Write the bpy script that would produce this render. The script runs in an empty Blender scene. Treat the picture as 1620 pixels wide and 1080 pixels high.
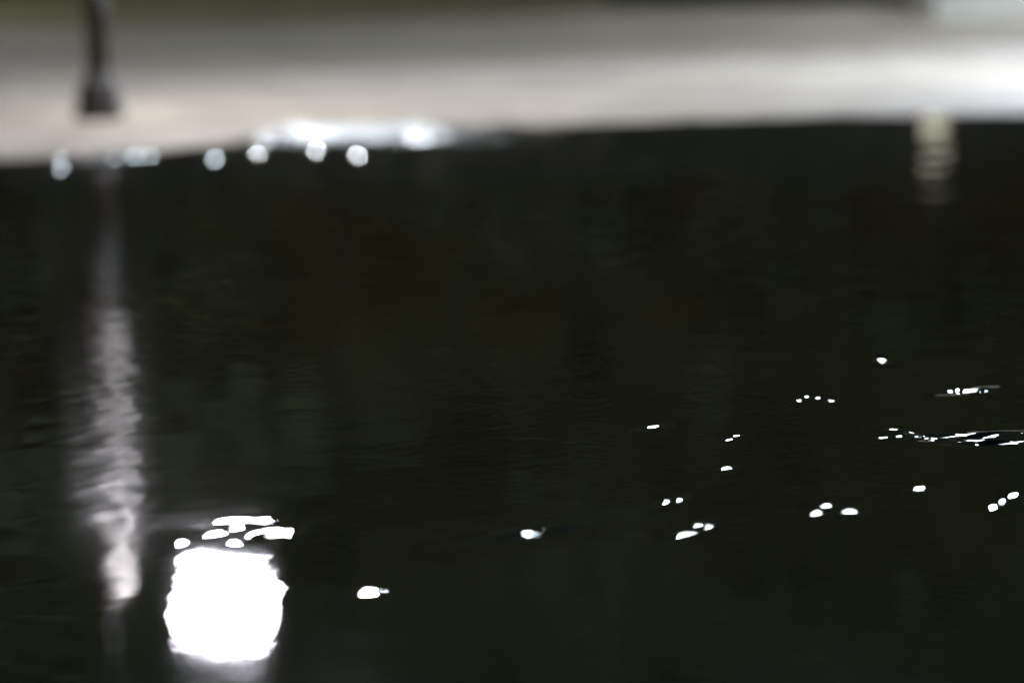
import bpy, bmesh, math, random
import numpy as np
from mathutils import Matrix, Vector

random.seed(7)
RNG = np.random.default_rng(11)
scene = bpy.context.scene
COL = scene.collection

# ------------------------------------------------------------------ camera
CAM_H = 1.17                       # above the water; the photographer crouches
FPX = 6075.0                       # 135 mm on a 36 mm sensor, 1620 px wide
PITCH = math.atan(753.0 / FPX)
ROLL = math.radians(-0.8)
cam_data = bpy.data.cameras.new("camera")
cam = bpy.data.objects.new("camera", cam_data)
COL.objects.link(cam)
CAM_M = (Matrix.Translation((0, 0, CAM_H)) @ Matrix.Rotation(math.pi / 2 - PITCH, 4, 'X')
         @ Matrix.Rotation(ROLL, 4, 'Z'))
cam.matrix_world = CAM_M
cam_data.lens = 135.0
cam_data.sensor_width = 36.0
cam_data.clip_start = 0.1
cam_data.clip_end = 3000.0
cam_data.dof.use_dof = True
cam_data.dof.focus_distance = 7.95
cam_data.dof.aperture_fstop = 1.5
scene.camera = cam

# ------------------------------------------------------------------ night sky
world = bpy.data.worlds.new("World")
scene.world = world
world.use_nodes = True
wn, wl = world.node_tree.nodes, world.node_tree.links
wn.clear()
sky = wn.new("ShaderNodeTexSky")
sky.sky_type = 'NISHITA'
sky.sun_disc = False
sky.sun_elevation = math.radians(-1.0)
sky.sun_rotation = math.radians(150.0)
sky.dust_density = 4.0
sky.ozone_density = 1.0
bgn = wn.new("ShaderNodeBackground")
bgn.inputs["Strength"].default_value = 0.15
wout = wn.new("ShaderNodeOutputWorld")
tint = wn.new("ShaderNodeMix")
tint.data_type = 'RGBA'
tint.blend_type = 'MULTIPLY'
tint.inputs["Factor"].default_value = 1.0
tint.inputs["B"].default_value = (0.80, 1.0, 0.84, 1)        # town light under the night sky
wl.new(sky.outputs[0], tint.inputs["A"])
wl.new(tint.outputs["Result"], bgn.inputs["Color"])
wl.new(bgn.outputs[0], wout.inputs["Surface"])

# ------------------------------------------------------------------ exposure
scene.render.engine = 'CYCLES'
scene.cycles.use_denoising = True
scene.cycles.use_adaptive_sampling = False
scene.cycles.max_bounces = 6
scene.cycles.sample_clamp_indirect = 10.0
scene.view_settings.view_transform = 'Standard'
scene.view_settings.look = 'None'
scene.view_settings.exposure = 0.0
scene.view_settings.gamma = 1.0
scene.view_settings.use_curve_mapping = False

LAMP_COL = (0.90, 0.90, 1.0)
LANTERN_L = 215.0                   # radiance of the lantern glass
STREET_L = 105.0

# ------------------------------------------------------------------ helpers
R3 = CAM_M.to_3x3()


def at(px, py, z=0.0):
    """The point of the level z that a ray through photograph pixel (px, py) meets."""
    d = R3 @ Vector(((px - 810.0) / FPX, -(py - 540.0) / FPX, -1.0))
    t = (z - CAM_H) / d.z
    return Vector((d.x * t, d.y * t, z))


def at_depth(px, py, y):
    d = R3 @ Vector(((px - 810.0) / FPX, -(py - 540.0) / FPX, -1.0))
    t = y / d.y
    return Vector((d.x * t, y, CAM_H + d.z * t))


def tag(o, label=None, category=None, group=None, kind=None):
    if label:
        o["label"] = label
    if category:
        o["category"] = category
    if group:
        o["group"] = group
    if kind:
        o["kind"] = kind
    return o


def empty(name, loc, rz=0.0):
    o = bpy.data.objects.new(name, None)
    o.location = loc
    o.rotation_euler = (0, 0, rz)
    COL.objects.link(o)
    return o


def link(name, me, mat, parent=None, smooth=True):
    if mat is not None and not me.materials:
        me.materials.append(mat)
    if smooth:
        me.polygons.foreach_set("use_smooth", [True] * len(me.polygons))
    o = bpy.data.objects.new(name, me)
    COL.objects.link(o)
    if parent is not None:
        o.parent = parent
    return o


def from_bm(name, bm, mat, parent=None, smooth=True):
    bmesh.ops.recalc_face_normals(bm, faces=bm.faces)
    me = bpy.data.meshes.new(name)
    bm.to_mesh(me)
    bm.free()
    return link(name, me, mat, parent, smooth)


def grid_mesh(name, X, Y, Z):
    """A sheet from 2-D arrays of points."""
    r, c = X.shape
    me = bpy.data.meshes.new(name)
    me.vertices.add(r * c)
    me.vertices.foreach_set("co", np.stack([X, Y, Z], -1).astype(np.float32).ravel())
    i = np.arange(r * c).reshape(r, c)
    q = np.stack([i[:-1, :-1], i[:-1, 1:], i[1:, 1:], i[1:, :-1]], -1).reshape(-1, 4)
    # keep faces pointing up
    v = np.stack([X, Y], -1).reshape(-1, 2)
    a, b, d = v[q[0, 0]], v[q[0, 1]], v[q[0, 3]]
    if (b - a)[0] * (d - a)[1] - (b - a)[1] * (d - a)[0] < 0:
        q = q[:, ::-1]
    n = len(q)
    me.loops.add(n * 4)
    me.loops.foreach_set("vertex_index", q.astype(np.int32).ravel())
    me.polygons.add(n)
    me.polygons.foreach_set("loop_start", np.arange(0, n * 4, 4, dtype=np.int32))
    me.polygons.foreach_set("loop_total", np.full(n, 4, dtype=np.int32))
    me.update(calc_edges=True)
    me.validate()
    return me


def lathe(bm, profile, seg=28, cap=True):
    rings = []
    for r, z in profile:
        rings.append([bm.verts.new((r * math.cos(2 * math.pi * k / seg), r * math.sin(2 * math.pi * k / seg), z))
                      for k in range(seg)])
    for a, b in zip(rings, rings[1:]):
        for k in range(seg):
            bm.faces.new((a[k], a[(k + 1) % seg], b[(k + 1) % seg], b[k]))
    if cap:
        bm.faces.new(rings[0][::-1])
        bm.faces.new(rings[-1])


def tube(bm, pts, radii, seg=10):
    """A round bar along a list of points."""
    rings = []
    n = len(pts)
    for i, p in enumerate(pts):
        p = Vector(p)
        t = (Vector(pts[min(i + 1, n - 1)]) - Vector(pts[max(i - 1, 0)])).normalized()
        ref = Vector((0, 1, 0)) if abs(t.y) < 0.9 else Vector((1, 0, 0))
        u = t.cross(ref).normalized()
        w = t.cross(u)
        r = radii[i] if hasattr(radii, '__len__') else radii
        rings.append([bm.verts.new(p + (u * math.cos(2 * math.pi * k / seg) + w * math.sin(2 * math.pi * k / seg)) * r)
                      for k in range(seg)])
    for a, b in zip(rings, rings[1:]):
        for k in range(seg):
            bm.faces.new((a[k], a[(k + 1) % seg], b[(k + 1) % seg], b[k]))
    bm.faces.new(rings[0][::-1])
    bm.faces.new(rings[-1])


def box(bm, x0, x1, y0, y1, z0, z1):
    v = [bm.verts.new((x, y, z)) for z in (z0, z1) for x, y in ((x0, y0), (x1, y0), (x1, y1), (x0, y1))]
    for f in ((0, 3, 2, 1), (4, 5, 6, 7), (0, 1, 5, 4), (1, 2, 6, 5), (2, 3, 7, 6), (3, 0, 4, 7)):
        bm.faces.new([v[k] for k in f])


def new_mat(name):
    m = bpy.data.materials.new(name)
    m.use_nodes = True
    nt = m.node_tree
    return m, nt, nt.nodes["Principled BSDF"]


def noise_mat(name, c0, c1, scale, rough=0.8, bump=0.0, bump_scale=40.0, spec=0.5, metal=0.0, stretch=(1, 1, 1)):
    m, nt, p = new_mat(name)
    tc = nt.nodes.new("ShaderNodeTexCoord")
    mp = nt.nodes.new("ShaderNodeMapping")
    mp.inputs["Scale"].default_value = stretch
    nt.links.new(tc.outputs["Object"], mp.inputs["Vector"])
    n = nt.nodes.new("ShaderNodeTexNoise")
    n.inputs["Scale"].default_value = scale
    n.inputs["Detail"].default_value = 6.0
    n.inputs["Roughness"].default_value = 0.62
    nt.links.new(mp.outputs[0], n.inputs["Vector"])
    r = nt.nodes.new("ShaderNodeValToRGB")
    r.color_ramp.elements[0].position = 0.3
    r.color_ramp.elements[1].position = 0.7
    r.color_ramp.elements[0].color = (*c0, 1)
    r.color_ramp.elements[1].color = (*c1, 1)
    nt.links.new(n.outputs["Fac"], r.inputs["Fac"])
    nt.links.new(r.outputs["Color"], p.inputs["Base Color"])
    p.inputs["Roughness"].default_value = rough
    p.inputs["Specular IOR Level"].default_value = spec
    p.inputs["Metallic"].default_value = metal
    if bump:
        n2 = nt.nodes.new("ShaderNodeTexNoise")
        n2.inputs["Scale"].default_value = bump_scale
        n2.inputs["Detail"].default_value = 4.0
        nt.links.new(tc.outputs["Object"], n2.inputs["Vector"])
        b = nt.nodes.new("ShaderNodeBump")
        b.inputs["Strength"].default_value = bump
        b.inputs["Distance"].default_value = 0.01
        nt.links.new(n2.outputs["Fac"], b.inputs["Height"])
        nt.links.new(b.outputs["Normal"], p.inputs["Normal"])
    return m


def glow_mat(name, color, strength):
    m, nt, p = new_mat(name)
    p.inputs["Base Color"].default_value = (0.8, 0.8, 0.8, 1)
    p.inputs["Roughness"].default_value = 0.5
    p.inputs["Emission Color"].default_value = (*color, 1)
    p.inputs["Emission Strength"].default_value = strength
    return m


M_PAVE = noise_mat("pale_stone_paving", (0.175, 0.146, 0.102), (0.375, 0.322, 0.238), 1.3, 0.75, 0.5, 60, 0.4)
M_BORDER = noise_mat("sandstone_border", (0.20, 0.155, 0.105), (0.27, 0.215, 0.155), 1.6, 0.85, 0.5, 60, 0.3)
M_PATH = noise_mat("grey_gravel_path", (0.135, 0.114, 0.072), (0.205, 0.176, 0.118), 1.2, 0.9, 0.8, 90, 0.2)
M_LAWN = noise_mat("mown_lawn", (0.05, 0.048, 0.019), (0.10, 0.09, 0.04), 2.2, 0.95, 1.0, 120, 0.1)
M_EARTH = noise_mat("dark_earth", (0.03, 0.028, 0.02), (0.05, 0.047, 0.035), 0.4, 0.95, 0.4, 30, 0.1)
M_POLE = noise_mat("grey_enamel", (0.28, 0.26, 0.235), (0.34, 0.315, 0.29), 9.0, 0.5, 0.15, 60, 0.4)
M_SHAFT = noise_mat("darkened_enamel", (0.040, 0.036, 0.031), (0.058, 0.053, 0.046), 9.0, 0.5, 0.15, 60, 0.3)  # pole enamel darkened in colour so the lower post looks unlit
M_DARKMETAL = noise_mat("black_iron", (0.007, 0.007, 0.008), (0.013, 0.012, 0.012), 14.0, 0.55, 0.2, 80, 0.3)
M_STREETPOLE = noise_mat("brown_painted_steel", (0.022, 0.021, 0.017), (0.03, 0.028, 0.023), 9.0, 0.6, 0.2, 60, 0.2)
M_BARK = noise_mat("bark", (0.030, 0.028, 0.022), (0.065, 0.06, 0.048), 5.0, 0.95, 1.0, 18, 0.1, stretch=(1, 1, 0.25))
M_LEAF = noise_mat("olive_leaves", (0.036, 0.044, 0.018), (0.085, 0.095, 0.040), 1.4, 0.7, spec=0.2)
M_HEDGE = noise_mat("dark_hedge_leaves", (0.014, 0.016, 0.010), (0.030, 0.034, 0.020), 3.0, 0.8, spec=0.2)
M_LIMESTONE = noise_mat("pale_limestone", (0.36, 0.35, 0.29), (0.45, 0.44, 0.37), 2.2, 0.8, 0.4, 40, 0.3)
M_LANTERN = glow_mat("lit_lantern_glass", LAMP_COL, LANTERN_L)
M_LANTERN_COOL = glow_mat("lit_cool_lantern_glass", (0.70, 0.80, 1.0), LANTERN_L * 2.0)
M_STREETGLASS = glow_mat("lit_street_lamp_glass", (0.78, 0.92, 1.0), STREET_L)
M_FLOODGLASS = glow_mat("lit_bright_lamp_glass", (0.86, 0.92, 1.0), STREET_L * 10.0)
M_BOLLARDGLASS = glow_mat("warm_bollard_glass", (1.0, 0.92, 0.55), 1.15)

# ------------------------------------------------------------------ shoreline
EDGE_PX = [(-900, 322), (-500, 290), (-200, 266), (0, 251), (150, 243), (300, 231), (385, 224), (425, 206), (500, 197), (600, 195),
           (700, 197), (830, 199), (960, 193), (1100, 187), (1250, 183), (1400, 180), (1620, 178), (1900, 176), (2400, 174)]
ep = [at(x, y, 0.0) for x, y in EDGE_PX]
ex = np.array([-40.0, -22.0, -12.0] + [p.x for p in ep] + [14.0, 24.0, 40.0])
ey = np.array([-6.0, 3.0, 8.0] + [p.y for p in ep] + [18.9, 19.5, 20.0])
order = np.argsort(ex)
ex, ey = ex[order], ey[order]
EX = np.concatenate([np.linspace(-40, -4, 60), np.linspace(-3.9, 4.9, 500), np.linspace(5, 40, 60)])
EY = np.interp(EX, ex, ey)
ker = np.hanning(23)
ker /= ker.sum()
mid = slice(60, 560)
EY[mid] = np.convolve(np.pad(EY[mid], 11, mode='edge'), ker, mode='valid')
EY[mid] += 0.035 * np.sin(EX[mid] * 7.3) * np.sin(EX[mid] * 2.9 + 1.0) + 0.02 * np.sin(EX[mid] * 17.0 + 0.5)


def edge_y(x):
    return np.interp(x, EX, EY)


BANK = 0.03


def border(pts):
    """y of a paving border over EX, through photographed points, parallel to the shore outside them."""
    q = [at(x, y, BANK) for x, y in pts]
    bx, by = np.array([v.x for v in q]), np.array([v.y for v in q])
    y = np.interp(EX, bx, by)
    y = np.where(EX < bx[0], by[0] + (EY - edge_y(bx[0])), y)
    y = np.where(EX > bx[-1], by[-1] + (EY - edge_y(bx[-1])), y)
    k = np.hanning(41)
    k /= k.sum()
    y[60:560] = np.convolve(np.pad(y[60:560], 20, mode='edge'), k, mode='valid')
    return y


B1 = border([(0, 124), (400, 117), (810, 104), (1200, 88), (1620, 68)])
B2 = border([(0, 92), (400, 92), (810, 88), (1200, 74), (1620, 58)])
B3 = border([(0, 52), (400, 48), (810, 32), (1000, 18), (1620, -8)])


def bank_sheet(name, ys, zs, mat):
    me = grid_mesh(name, np.array([EX] * len(ys)), np.array(ys), np.array([np.full_like(EX, z) for z in zs]))
    return tag(link(name, me, mat), kind="structure")


# ------------------------------------------------------------------ ground
bm = bmesh.new()
box(bm, -900, 900, -600, 1500, -3.0, -0.9)
tag(from_bm("ground", bm, M_EARTH, smooth=False), kind="structure")
off = [-1.2, -0.5, -0.2, -0.06, 0.0, 0.06, 0.14, 0.3, 0.5]
ys = [EY + o for o in off] + [(EY + 0.5) * (1 - t) + (B1 + 0.02) * t for t in (0.15, 0.35, 0.6, 0.8, 1.0)]
zs = [o * 0.25 if o < 0 else BANK * (1 - math.exp(-o / 0.18)) for o in off] + [BANK] * 5
bank_sheet("promenade", ys, zs, M_PAVE)
bank_sheet("stone_border", [B1, (B1 + B2) / 2, B2 + 0.02], [BANK + 0.004] * 3, M_BORDER)
bank_sheet("path", [B2, (B2 + B3) / 2, B3 + 0.02], [BANK + 0.008] * 3, M_PATH)
bank_sheet("lawn", [B3, B3 + 2, B3 + 6, B3 + 20, B3 + 80], [BANK + 0.012] * 5, M_LAWN)
nx, ny = np.meshgrid(np.linspace(-40, 40, 60), np.linspace(-30, 0.9, 30))
tag(link("near_bank", grid_mesh("near_bank", nx, ny, np.where(ny > 0.5, -0.2, 0.04) + 0 * nx), M_PAVE), kind="structure")

# ------------------------------------------------------------------ lamp posts
POST = at(157, 188, BANK)
SC = POST.y
LANT = at_depth(355, 962, POST.y)            # mirror image of the lantern below the water
LANT_H = -LANT.z                             # lantern centre above the water
ARM = LANT.x - POST.x
POLE_TOP = -at_depth(184, 938, POST.y).z


def lamp_post(loc, rz, label, group, glass):
    root = tag(empty("lamp_post", loc, rz), label, "lamp post", group)
    hl = LANT_H - loc[2]
    pt = POLE_TOP - loc[2]
    b = bmesh.new()
    lathe(b, [(0.115, 0.0), (0.115, 0.05), (0.108, 0.058), (0.10, 0.06)], 32)
    plate = from_bm("base_plate", b, M_SHAFT, root, smooth=False)
    for k in range(4):
        b = bmesh.new()
        lathe(b, [(0.012, 0.056), (0.012, 0.075), (0.007, 0.08)], 6)
        o = from_bm("bolt", b, M_DARKMETAL, plate, smooth=False)
        a = math.pi / 4 + k * math.pi / 2
        o.location = (0.088 * math.cos(a), 0.088 * math.sin(a), 0)
    b = bmesh.new()
    lathe(b, [(0.080, 0.06), (0.105, 0.085), (0.104, 0.11), (0.092, 0.14), (0.078, 0.165), (0.066, 0.185), (0.059, 0.20), (0.056, 0.215)], 32)
    from_bm("base_skirt", b, M_SHAFT, root)
    b = bmesh.new()
    lathe(b, [(0.054, 0.2), (0.054, 0.819)], 28)
    from_bm("shaft", b, M_SHAFT, root)
    b = bmesh.new()
    lathe(b, [(0.056, 0.82), (0.084, 0.825), (0.086, 0.86), (0.076, 0.88), (0.079, 1.4), (0.082, pt - 0.06), (0.089, pt - 0.05),
              (0.089, pt - 0.03), (0.076, pt - 0.02), (0.040, pt), (0.012, pt + 0.012)], 28)
    from_bm("pole", b, M_POLE, root)  # upper pole made paler and wider to brighten and swell its mirror image
    # thin iron crook that rises from the pole's top and carries the lantern
    b = bmesh.new()
    pts = [(0, 0, pt - 0.02), (0, 0, pt + 0.25), (0, 0, hl + 0.50)]
    for k in range(1, 13):
        a = math.pi * k / 12
        pts.append((ARM / 2 - ARM / 2 * math.cos(a), 0, hl + 0.50 + ARM / 2 * math.sin(a)))
    pts.append((ARM, 0, hl + 0.34))
    tube(b, pts, [0.006] * len(pts), 8)
    from_bm("arm", b, M_DARKMETAL, root)
    # lantern: a tapered glowing drum between an iron cap and a bottom ring
    lan = empty("lantern", (ARM, 0, hl))
    lan.rotation_euler = (0, math.radians(-13), 0)
    lan.parent = root
    b = bmesh.new()
    lathe(b, [(0.198, -0.150), (0.205, -0.146), (0.207, -0.138), (0.207, 0.10), (0.20, 0.125), (0.185, 0.134), (0.06, 0.14)], 40)
    from_bm("lantern_glass", b, glass, lan)
    b = bmesh.new()
    lathe(b, [(0.05, 0.152), (0.185, 0.150), (0.19, 0.158), (0.13, 0.20), (0.05, 0.26), (0.02, 0.34)], 40)
    from_bm("lantern_cap", b, M_DARKMETAL, lan)
    b = bmesh.new()
    lathe(b, [(0.02, -0.21), (0.045, -0.20), (0.05, -0.185), (0.03, -0.172)], 20)
    from_bm("bottom_finial", b, M_DARKMETAL, lan)
    return root


GP = "lamp posts along the promenade"
lamp_post((POST.x, POST.y, BANK), 0.0, "dark grey lamp post with flared base on the pale bank, its lantern mirrored in water", GP, M_LANTERN)
lamp_post((3.85, 20.8, BANK), math.radians(200), "lamp post just beyond the right edge that whitens the paving", GP, M_LANTERN_COOL)
lamp_post((6.6, 19.6, BANK), math.radians(190), "added outermost lamp post that brightens the paving at right", GP, M_LANTERN_COOL)  # extra unseen lamp, added to brighten the right-hand paving
lamp_post((-6.6, 29.6, BANK), math.radians(20), "lamp post beyond the left edge beside the lawn", GP, M_LANTERN)
lamp_post((5.0, 26.6, BANK), math.radians(160), "lamp post beyond the right edge beside the pale stone block", GP, M_LANTERN_COOL)

# ------------------------------------------------------------------ street lamps far behind
SA = at_depth(550, 1300, 38.0)
SB = at_depth(1330, 1290, 38.0)
SC_ = at_depth(185, 1310, 38.0)


def street_lamp(p, glass, label):
    h = -p.z
    root = tag(empty("street_lamp", (p.x, p.y, 0.02)), label, "street lamp", "tall street lamps behind the lawn")
    b = bmesh.new()
    lathe(b, [(0.09, 0), (0.09, 0.5), (0.035, 0.6), (0.025, h - 0.3), (0.06, h - 0.28)], 20)
    from_bm("pole", b, M_STREETPOLE, root)
    b = bmesh.new()
    lathe(b, [(0.12, h - 0.29), (0.24, h - 0.26), (0.30, h - 0.1), (0.30, h + 0.12), (0.24, h + 0.24)], 28)
    from_bm("lamp_glass", b, glass, root)
    b = bmesh.new()
    lathe(b, [(0.06, h - 0.33), (0.27, h - 0.315), (0.27, h - 0.305), (0.06, h - 0.295)], 28)
    from_bm("shade_plate", b, M_DARKMETAL, root)  # plate added under the glass to keep lamplight off the pole
    b = bmesh.new()
    lathe(b, [(0.40, h + 0.246), (0.41, h + 0.27), (0.25, h + 0.36), (0.05, h + 0.42)], 28)
    from_bm("lamp_hood", b, M_DARKMETAL, root)
    return root


street_lamp(SA, M_FLOODGLASS, "tall street lamp behind the lawn that glints at the shore")
street_lamp(SB, M_STREETGLASS, "tall street lamp behind the hedge that sparkles on the water's right half")
street_lamp(SC_, M_STREETGLASS, "added tall street lamp behind the lawn that glints at the left shore")  # unseen lamp, added to give the left shore wavelets their glints
SRC = {
    'L': Vector((LANT.x, POST.y, LANT_H)),
    'A': Vector((SA.x, SA.y, -SA.z)),
    'C': Vector((SC_.x, SC_.y, -SC_.z)),
    'B': Vector((SB.x, SB.y, -SB.z)),
}

# ------------------------------------------------------------------ water
def spaced(lo, hi, step, ext_lo, ext_hi, grow=1.18):
    mid_ = list(np.arange(lo, hi + step, step))
    a, s = [], step
    x = lo
    while x > ext_lo:
        s *= grow
        x -= s
        a.append(x)
    c, s = [], step
    x = mid_[-1]
    while x < ext_hi:
        s *= grow
        x += s
        c.append(x)
    return np.array(a[::-1] + mid_ + c)


gx = spaced(-80, 1700, 2.4, -14000, 14000)
gy = spaced(165, 1105, 1.0, 60, 3600)
PX, PY = np.meshgrid(gx, gy)
# rays of an unrolled camera: only a way to space the vertices of the level sheet
depth = CAM_H * FPX / (PY + 213.0)
WX = (PX - 810.0) / FPX * depth
WY = depth

# photograph coordinates of each vertex, to know which stretch of water it lies on
dv = np.stack([WX, WY, np.full_like(WX, -CAM_H)], -1) @ np.array(R3)
QX = 810.0 + FPX * dv[..., 0] / -dv[..., 2]
QY = 540.0 - FPX * dv[..., 1] / -dv[..., 2]


def waves(n, lam0, lam1, spread, seed, x, y):
    """Unit-slope random ripples: height, so that the slope's spread is about 1."""
    g = np.random.default_rng(seed)
    h = np.zeros_like(x)
    for _ in range(n):
        lam = math.exp(g.uniform(math.log(lam0), math.log(lam1)))
        a = g.normal(0, spread) + math.pi / 2
        k = 2 * math.pi / lam
        h += math.sqrt(2.0 / n) / k * np.cos(k * (math.cos(a) * x + math.sin(a) * y) + g.uniform(0, 6.283))
    return h


def smooth_box(v, a, b, s):
    return 1.0 / (1.0 + np.exp(-np.clip((v - a) / s, -40, 40))) / (1.0 + np.exp(-np.clip((b - v) / s, -40, 40)))


dist = edge_y(WX) - WY                                    # metres of water out from the shore
calm = waves(36, 0.10, 0.45, 1.0, 3, WX, WY)
gust = 0.55 + 0.45 * np.sin(WX * 2.1 + 1.3 * np.sin(WY * 0.9)) * np.sin(WY * 1.7 + WX * 0.6)
H = calm * 0.0034 * gust
H += waves(30, 0.035, 0.10, 1.1, 8, WX, WY) * 0.008 * gust * smooth_box(QX, 480, 1900, 60) * (smooth_box(QY, 430, 840, 50) + 0.5 * smooth_box(QY, 800, 1110, 40))
H *= 1 - 0.86 * smooth_box(QX, 225, 490, 20) * smooth_box(QY, 870, 1070, 12)
# ripples that fray the post's mirror image
fray = smooth_box(QX, 40, 250, 10) * smooth_box(QY, 520, 850, 22)
postcol = smooth_box(QX, 80, 240, 14) * smooth_box(QY, 100, 900, 40)
H += waves(24, 0.12, 0.30, 0.8, 5, WX, WY) * 0.004 * fray
lat = waves(30, 0.05, 0.16, 0.30, 15, WY, -WX)              # ridges that run away from the camera
H += lat * (0.005 * fray + 0.003 * postcol)
H += waves(30, 0.018, 0.09, 0.6, 19, WY, -WX) * 0.0014 * smooth_box(QX, 225, 500, 12) * smooth_box(QY, 860, 1070, 12)
# stirred water along the shore
shore1 = smooth_box(QX, 398, 900, 10) * np.clip((960 - QX) / 300, 0, 1) * smooth_box(dist, -0.3, 1.15, 0.10)
shore2 = smooth_box(QX, 120, 245, 14) * smooth_box(dist, -0.3, 0.55, 0.08)
chop = waves(50, 0.08, 0.34, 1.2, 9, WX, WY)
H += chop * (0.125 * shore1 + 0.08 * shore2)
# wider swell, right shore
H += waves(14, 0.25, 0.7, 0.9, 21, WX, WY) * 0.009 * smooth_box(QX, 1150, 1800, 60) * smooth_box(QY, 150, 420, 40)

# single wavelets steep enough to catch a lamp: (x, y, length, thickness, slant, lamp)
WAVELETS = [
    (98, 252, 9, 2.2, 0, 'C'), (97, 268, 4, 0.9, 0, 'C'), (340, 252, 6, 0.8, 0, 'C'), (238, 247, 6, 1.0, 0, 'C'), (214, 247, 5, 0.8, 0, 'C'), (180, 250, 5, 0.8, 0, 'C'),
    (407, 246, 10, 2.2, 0, 'A'), (440, 229, 10, 2.2, 0, 'A'), (500, 240, 7, 1.0, 0, 'A'), (566, 246, 8, 1.5, 0, 'A'),
    (1395, 571, 13, 13, -0.15, 'B'), (1264, 634, 7, 3, 0.1, 'B'), (1276, 628, 7, 3, 0.1, 'B'), (1294, 630, 8, 3.5, 0.05, 'B'),
    (1314, 634, 10, 1.2, -0.1, 'B'), (1506, 619, 9, 3.5, 0, 'B'), (1534, 618, 18, 1.2, 0.05, 'B'), (1561, 620, 6, 1.5, -0.2, 'B'),
    (1033, 675, 10, 2.4, 0.1, 'B'), (1154, 695, 9, 2.2, 0.15, 'B'), (1165, 689, 9, 2.2, 0.15, 'B'),
    (1397, 692, 11, 2.4, 0.1, 'B'), (1414, 679, 11, 2.2, 0.0, 'B'), (1423, 690, 9, 2.2, 0.1, 'B'),
    (1442, 684, 10, 1.0, -0.2, 'B'), (1458, 691, 16, 1.2, -0.1, 'B'), (1480, 694, 8, 1.0, -0.1, 'B'),
    (1523, 688, 34, 1.7, 0.02, 'B'), (1508, 697, 22, 1.5, -0.08, 'B'), (1545, 697, 26, 1.6, -0.05, 'B'), (1568, 690, 18, 1.0, 0.05, 'B'),
    (1602, 700, 30, 1.0, -0.02, 'B'), (1149, 740, 12, 4, 0.1, 'B'),
    (1056, 792, 13, 13, 0.3, 'B'), (1071, 790, 13, 13, 0.3, 'B'), (1456, 772, 15, 5, 0.15, 'B'),
    (1081, 844, 22, 8, 0.22, 'B'), (1105, 828, 18, 7.5, 0.22, 'B'), (1121, 831, 14, 3, 0.3, 'B'),
    (1292, 811, 18, 7, 0.15, 'B'), (1307, 799, 18, 7, 0.1, 'B'), (1345, 808, 24, 1.6, 0.0, 'B'),
    (1586, 793, 11, 5, 0.4, 'B'), (837, 844, 22, 9, 0.1, 'B'), (855, 839, 12, 2.2, 0.1, 'B'),
    (404, 822, 36, 1.5, 0.05, 'L'), (342, 843, 30, 3, 0.15, 'L'), (375, 834, 14, 3, 0.3, 'L'), (448, 842, 24, 3, 0.14, 'L'), (286, 859, 8, 1.2, -0.1, 'L'), (372, 858, 14, 1.0, 0, 'L'),
    (585, 935, 24, 14, 0.12, 'A'), (608, 928, 12, 3, 0.1, 'A'),
]


def slope_for(P, src):
    v = (Vector((0, 0, CAM_H)) - P).normalized()
    l = (src - P).normalized()
    n = (v + l).normalized()
    return -n.x / n.z, -n.y / n.z


flat = np.ones_like(H)
num = np.zeros_like(H)
den = np.zeros_like(H)
for (px, py, ln, th, slant, s) in WAVELETS:
    P = at(px, py, 0.0)
    sx, sy = slope_for(P, SRC[s])
    m_px = P.y / FPX
    graze = CAM_H / P.y
    # share of the wavelet over which its slope still holds the lamp
    size = 0.45 if s == 'L' else 0.6
    tol = size / (SRC[s] - P).length / 4.0
    sl = max(math.hypot(sx, sy), 0.004)
    blur = 70.0 * abs(P.y - 8.0) / P.y          # the lens spreads what lies off the focal plane
    if s != 'L':
        ln = max(0.95 * ln - 0.35 * blur, 4.0)
        th = max(0.6 * th - 0.9 * blur, 0.12 * th, 0.6)
    fr = min(tol / sl, 0.6)
    a = ln / 2 * m_px / math.sqrt(2 * fr)
    b = th / 2 * m_px / graze / math.sqrt(fr / 1.5)
    tiny = b < 2.2 * m_px / graze                # a crest this fine loses slope on the sheet's spacing
    boost = {'L': 1.0, 'B': 1.18 if tiny else 1.06, 'A': 1.15 if py < 300 else 1.06, 'C': 1.16}[s]
    low = 1.5 if s == 'C' else 1.28 if py < 300 else 1.0
    a, b = max(a, low * 4.8 * m_px), max(b, low * 2.2 * m_px / graze)
    dx, dy = WX - P.x, WY - P.y
    sel = (np.abs(dx) < 4.5 * a) & (np.abs(dy) < 4.5 * b + 4.5 * a * abs(slant) / graze)
    if not sel.any():
        continue
    i0, i1 = np.where(sel.any(1))[0][[0, -1]]
    j0, j1 = np.where(sel.any(0))[0][[0, -1]]
    S = (slice(i0, i1 + 1), slice(j0, j1 + 1))
    ux, uy = dx[S], dy[S]
    vy = uy - slant / graze * ux
    G = np.exp(-ux ** 2 / (2 * a * a) - vy ** 2 / (2 * b * b))
    flat[S] *= 1 - 0.95 * np.exp(-ux ** 2 / (4 * a * a) - vy ** 2 / (4 * b * b))
    w = G ** 6 + 1e-9
    num[S] += (sx * ux + sy * uy) * G * w * boost
    den[S] += w
# the small ripples fade under a wavelet, and each wavelet lies in its own place
H = H * flat + np.where(den > 0, num / np.maximum(den, 1e-9), 0.0)

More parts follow.
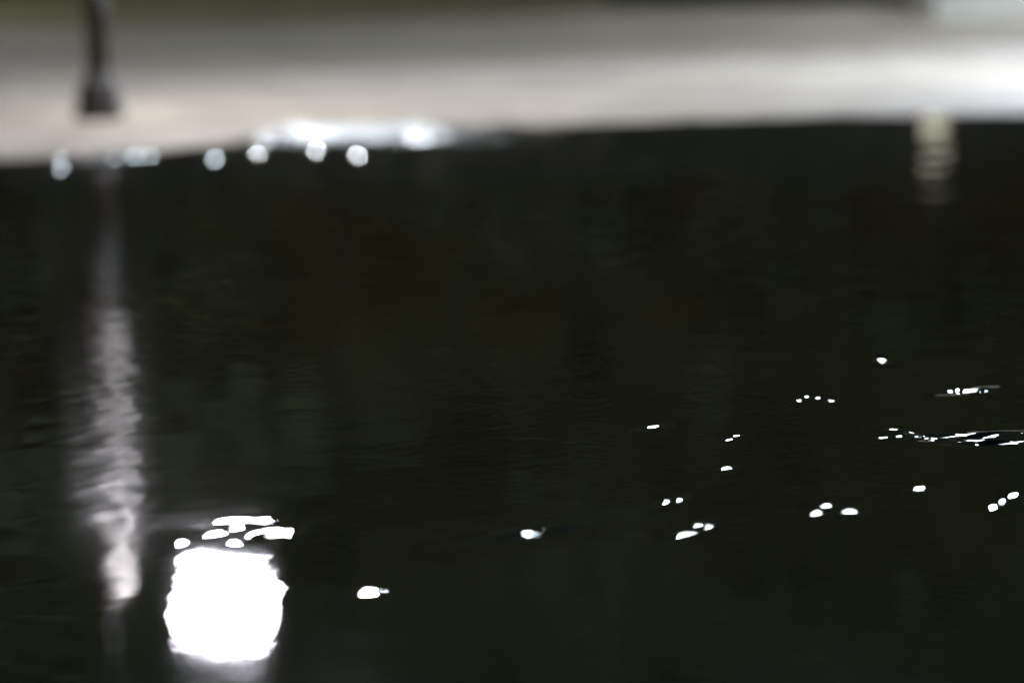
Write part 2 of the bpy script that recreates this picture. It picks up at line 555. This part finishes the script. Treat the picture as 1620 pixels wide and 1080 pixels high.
H *= smooth_box(PX, -400, 2000, 60) * smooth_box(PY, 100, 1400, 40)
water_me = grid_mesh("water", WX, WY, H)
bolcol = smooth_box(QX, 1380, 1590, 25) * smooth_box(QY, 120, 420, 40)
near = smooth_box(QX, 230, 450, 25) * smooth_box(QY, 780, 1200, 40)
ruf = np.clip(0.017 + (0.27 * shore1 + 0.36 * shore2) * flat ** 2 + 0.064 * postcol + 0.04 * bolcol + 0.008 * near, 0, 0.45)
at_r = water_me.attributes.new("ruffle", 'FLOAT', 'POINT')
at_r.data.foreach_set("value", ruf.astype(np.float32).ravel())
at_a = water_me.attributes.new("combed", 'FLOAT', 'POINT')
at_a.data.foreach_set("value", np.clip(postcol, 0, 1).astype(np.float32).ravel())
M_WATER, nt, p = new_mat("dark_pond_water")
p.inputs["Base Color"].default_value = (0.006, 0.007, 0.004, 1)
p.inputs["IOR"].default_value = 1.333
an = nt.nodes.new("ShaderNodeAttribute")
an.attribute_name = "ruffle"
nt.links.new(an.outputs["Fac"], p.inputs["Roughness"])
# fine ripples whose ridges run away from the shore spread a mirror image sideways
ca = nt.nodes.new("ShaderNodeAttribute")
ca.attribute_name = "combed"
nt.links.new(ca.outputs["Fac"], p.inputs["Anisotropic"])
tv = nt.nodes.new("ShaderNodeCombineXYZ")
tv.inputs["X"].default_value = 1.0
nt.links.new(tv.outputs[0], p.inputs["Tangent"])
tag(link("water", water_me, M_WATER), kind="structure")

# ------------------------------------------------------------------ low stone block, bollard light, hedge
p0 = at(1478, 34, BANK)
blk = tag(empty("stone_block", (p0.x, p0.y, BANK + 0.004)), "pale limestone block at the far right beyond the white paving", "stone block")
b = bmesh.new()
box(b, 0.0, 3.4, 0.0, 1.1, 0.0, 0.34)
bmesh.ops.bevel(b, geom=list(b.edges), offset=0.015, segments=2, affect='EDGES')
from_bm("block_body", b, M_LIMESTONE, blk, smooth=False)
b = bmesh.new()
box(b, -0.04, 3.44, -0.04, 1.14, 0.341, 0.40)
bmesh.ops.bevel(b, geom=list(b.edges), offset=0.012, segments=2, affect='EDGES')
from_bm("top_slab", b, M_LIMESTONE, blk, smooth=False)

bp = at_depth(1479, 192, 33.0)
bh = -bp.z
bol = tag(empty("bollard_light", (bp.x, bp.y, BANK)), "small bollard with warm yellow light mirrored at the right shore", "bollard light")
b = bmesh.new()
lathe(b, [(0.075, 0), (0.075, bh - 0.2), (0.085, bh - 0.19), (0.085, bh - 0.15)], 24)
from_bm("post", b, M_POLE, bol)
b = bmesh.new()
lathe(b, [(0.07, bh - 0.149), (0.085, bh - 0.10), (0.085, bh + 0.06), (0.07, bh + 0.10)], 24)
from_bm("light_glass", b, M_BOLLARDGLASS, bol)
b = bmesh.new()
lathe(b, [(0.11, bh + 0.101), (0.11, bh + 0.12), (0.04, bh + 0.16)], 24)
from_bm("cap", b, M_DARKMETAL, bol)


def leaf_cloud(name, centers, size, mat, parent, seed):
    g = np.random.default_rng(seed)
    n = len(centers)
    u = g.normal(size=(n, 3))
    u /= np.linalg.norm(u, axis=1)[:, None]
    w = np.cross(u, g.normal(size=(n, 3)))
    w /= np.linalg.norm(w, axis=1)[:, None]
    s = size * g.uniform(0.6, 1.4, (n, 1))
    fold = np.cross(u, w) * s * 0.25
    v = np.stack([centers - u * s, centers + w * s * 0.5 + fold, centers + u * s, centers - w * s * 0.5 + fold], 1)
    me = bpy.data.meshes.new(name)
    me.from_pydata(v.reshape(-1, 3).tolist(), [], (np.arange(n * 4).reshape(n, 4)).tolist())
    return link(name, me, mat, parent, smooth=False)


def hedge(loc, length, height, n, size, seed, label):
    root = tag(empty("hedge", loc), label, "hedge", "clipped hedges behind the path")
    g = np.random.default_rng(seed)
    c = np.stack([g.uniform(0, length, n), g.uniform(0.0, 0.8, n), g.uniform(0.02, height, n)], -1)
    face = g.random(n)
    c[:, 1] = np.where(face < 0.5, g.normal(0.04, 0.03, n), c[:, 1])
    c[:, 2] = np.where(face > 0.8, g.normal(height - 0.03, 0.05, n), c[:, 2])
    leaf_cloud("foliage", c, size, M_HEDGE, root, seed + 1)
    b = bmesh.new()
    box(b, 0.05, length - 0.05, 0.10, 0.72, 0.0, height - 0.1)
    from_bm("branch_core", b, M_BARK, root, smooth=False)


# its clipped front stands just above the picture's upper edge
h0, h1 = at(965, 11, BANK), at(1452, 11, BANK)
hedge((h0.x, h0.y, 0.03), h1.x - h0.x, 1.15, 5200, 0.05, 4, "dark clipped hedge along the far side of the bright path")
hedge((-14.0, 46.0, 0.03), 28.0, 2.6, 14000, 0.09, 6, "added tall dark hedge that hides the low sky glow before the trees")  # added out of view to block low sky glow from the water's reflection


def tree(x, y, h, r, seed, label):
    g = np.random.default_rng(seed)
    rr = random.Random(seed)
    root = tag(empty("tree", (x, y, 0.03)), label, "tree", "trees behind the lawn")
    b = bmesh.new()
    th = h * 0.42
    pts = [(0, 0, -0.1), (0.03, 0, 0.3), (0.06, 0.04, th * 0.6), (0.02, 0.08, th), (0.1, 0.0, h * 0.75)]
    tube(b, pts, [0.26, 0.2, 0.16, 0.13, 0.04], 12)
    tips = [(Vector(pts[-1]), 1.0)]
    for k in range(11):
        a = k * 2.4 + rr.uniform(-0.3, 0.3)
        z0 = th * rr.uniform(0.45, 1.35)
        ln = r * rr.uniform(0.55, 0.95)
        e = Vector((math.cos(a) * ln, math.sin(a) * ln, z0 + ln * rr.uniform(0.05, 0.65)))
        m = Vector((e.x * 0.5, e.y * 0.5, z0 + (e.z - z0) * 0.35))
        tube(b, [(0.04, 0.03, z0), m, e], [0.075, 0.05, 0.018], 7)
        tips += [(e, 0.8), (m, 0.6)]
    from_bm("trunk", b, M_BARK, root)
    cs = []
    for t, wgt in tips:
        for q in range(7):
            cc = np.array(t) + g.normal(0, r * 0.24, 3) * np.array([1, 1, 0.75])
            k = int(75 * wgt)
            cs.append(cc + g.normal(0, r * 0.10, (k, 3)))
    cs = np.concatenate(cs)
    cs = cs[cs[:, 2] > 1.0]
    leaf_cloud("crown", cs, 0.12, M_LEAF, root, seed + 1)
    return root


tree(-6.2, 51.0, 13.0, 4.6, 31, "spreading tree behind the lawn at far left")
tree(0.9, 53.0, 13.6, 4.8, 32, "spreading tree behind the lawn mirrored dimly in mid water")
tree(7.6, 51.5, 12.6, 4.5, 33, "spreading tree behind the hedge at far right")
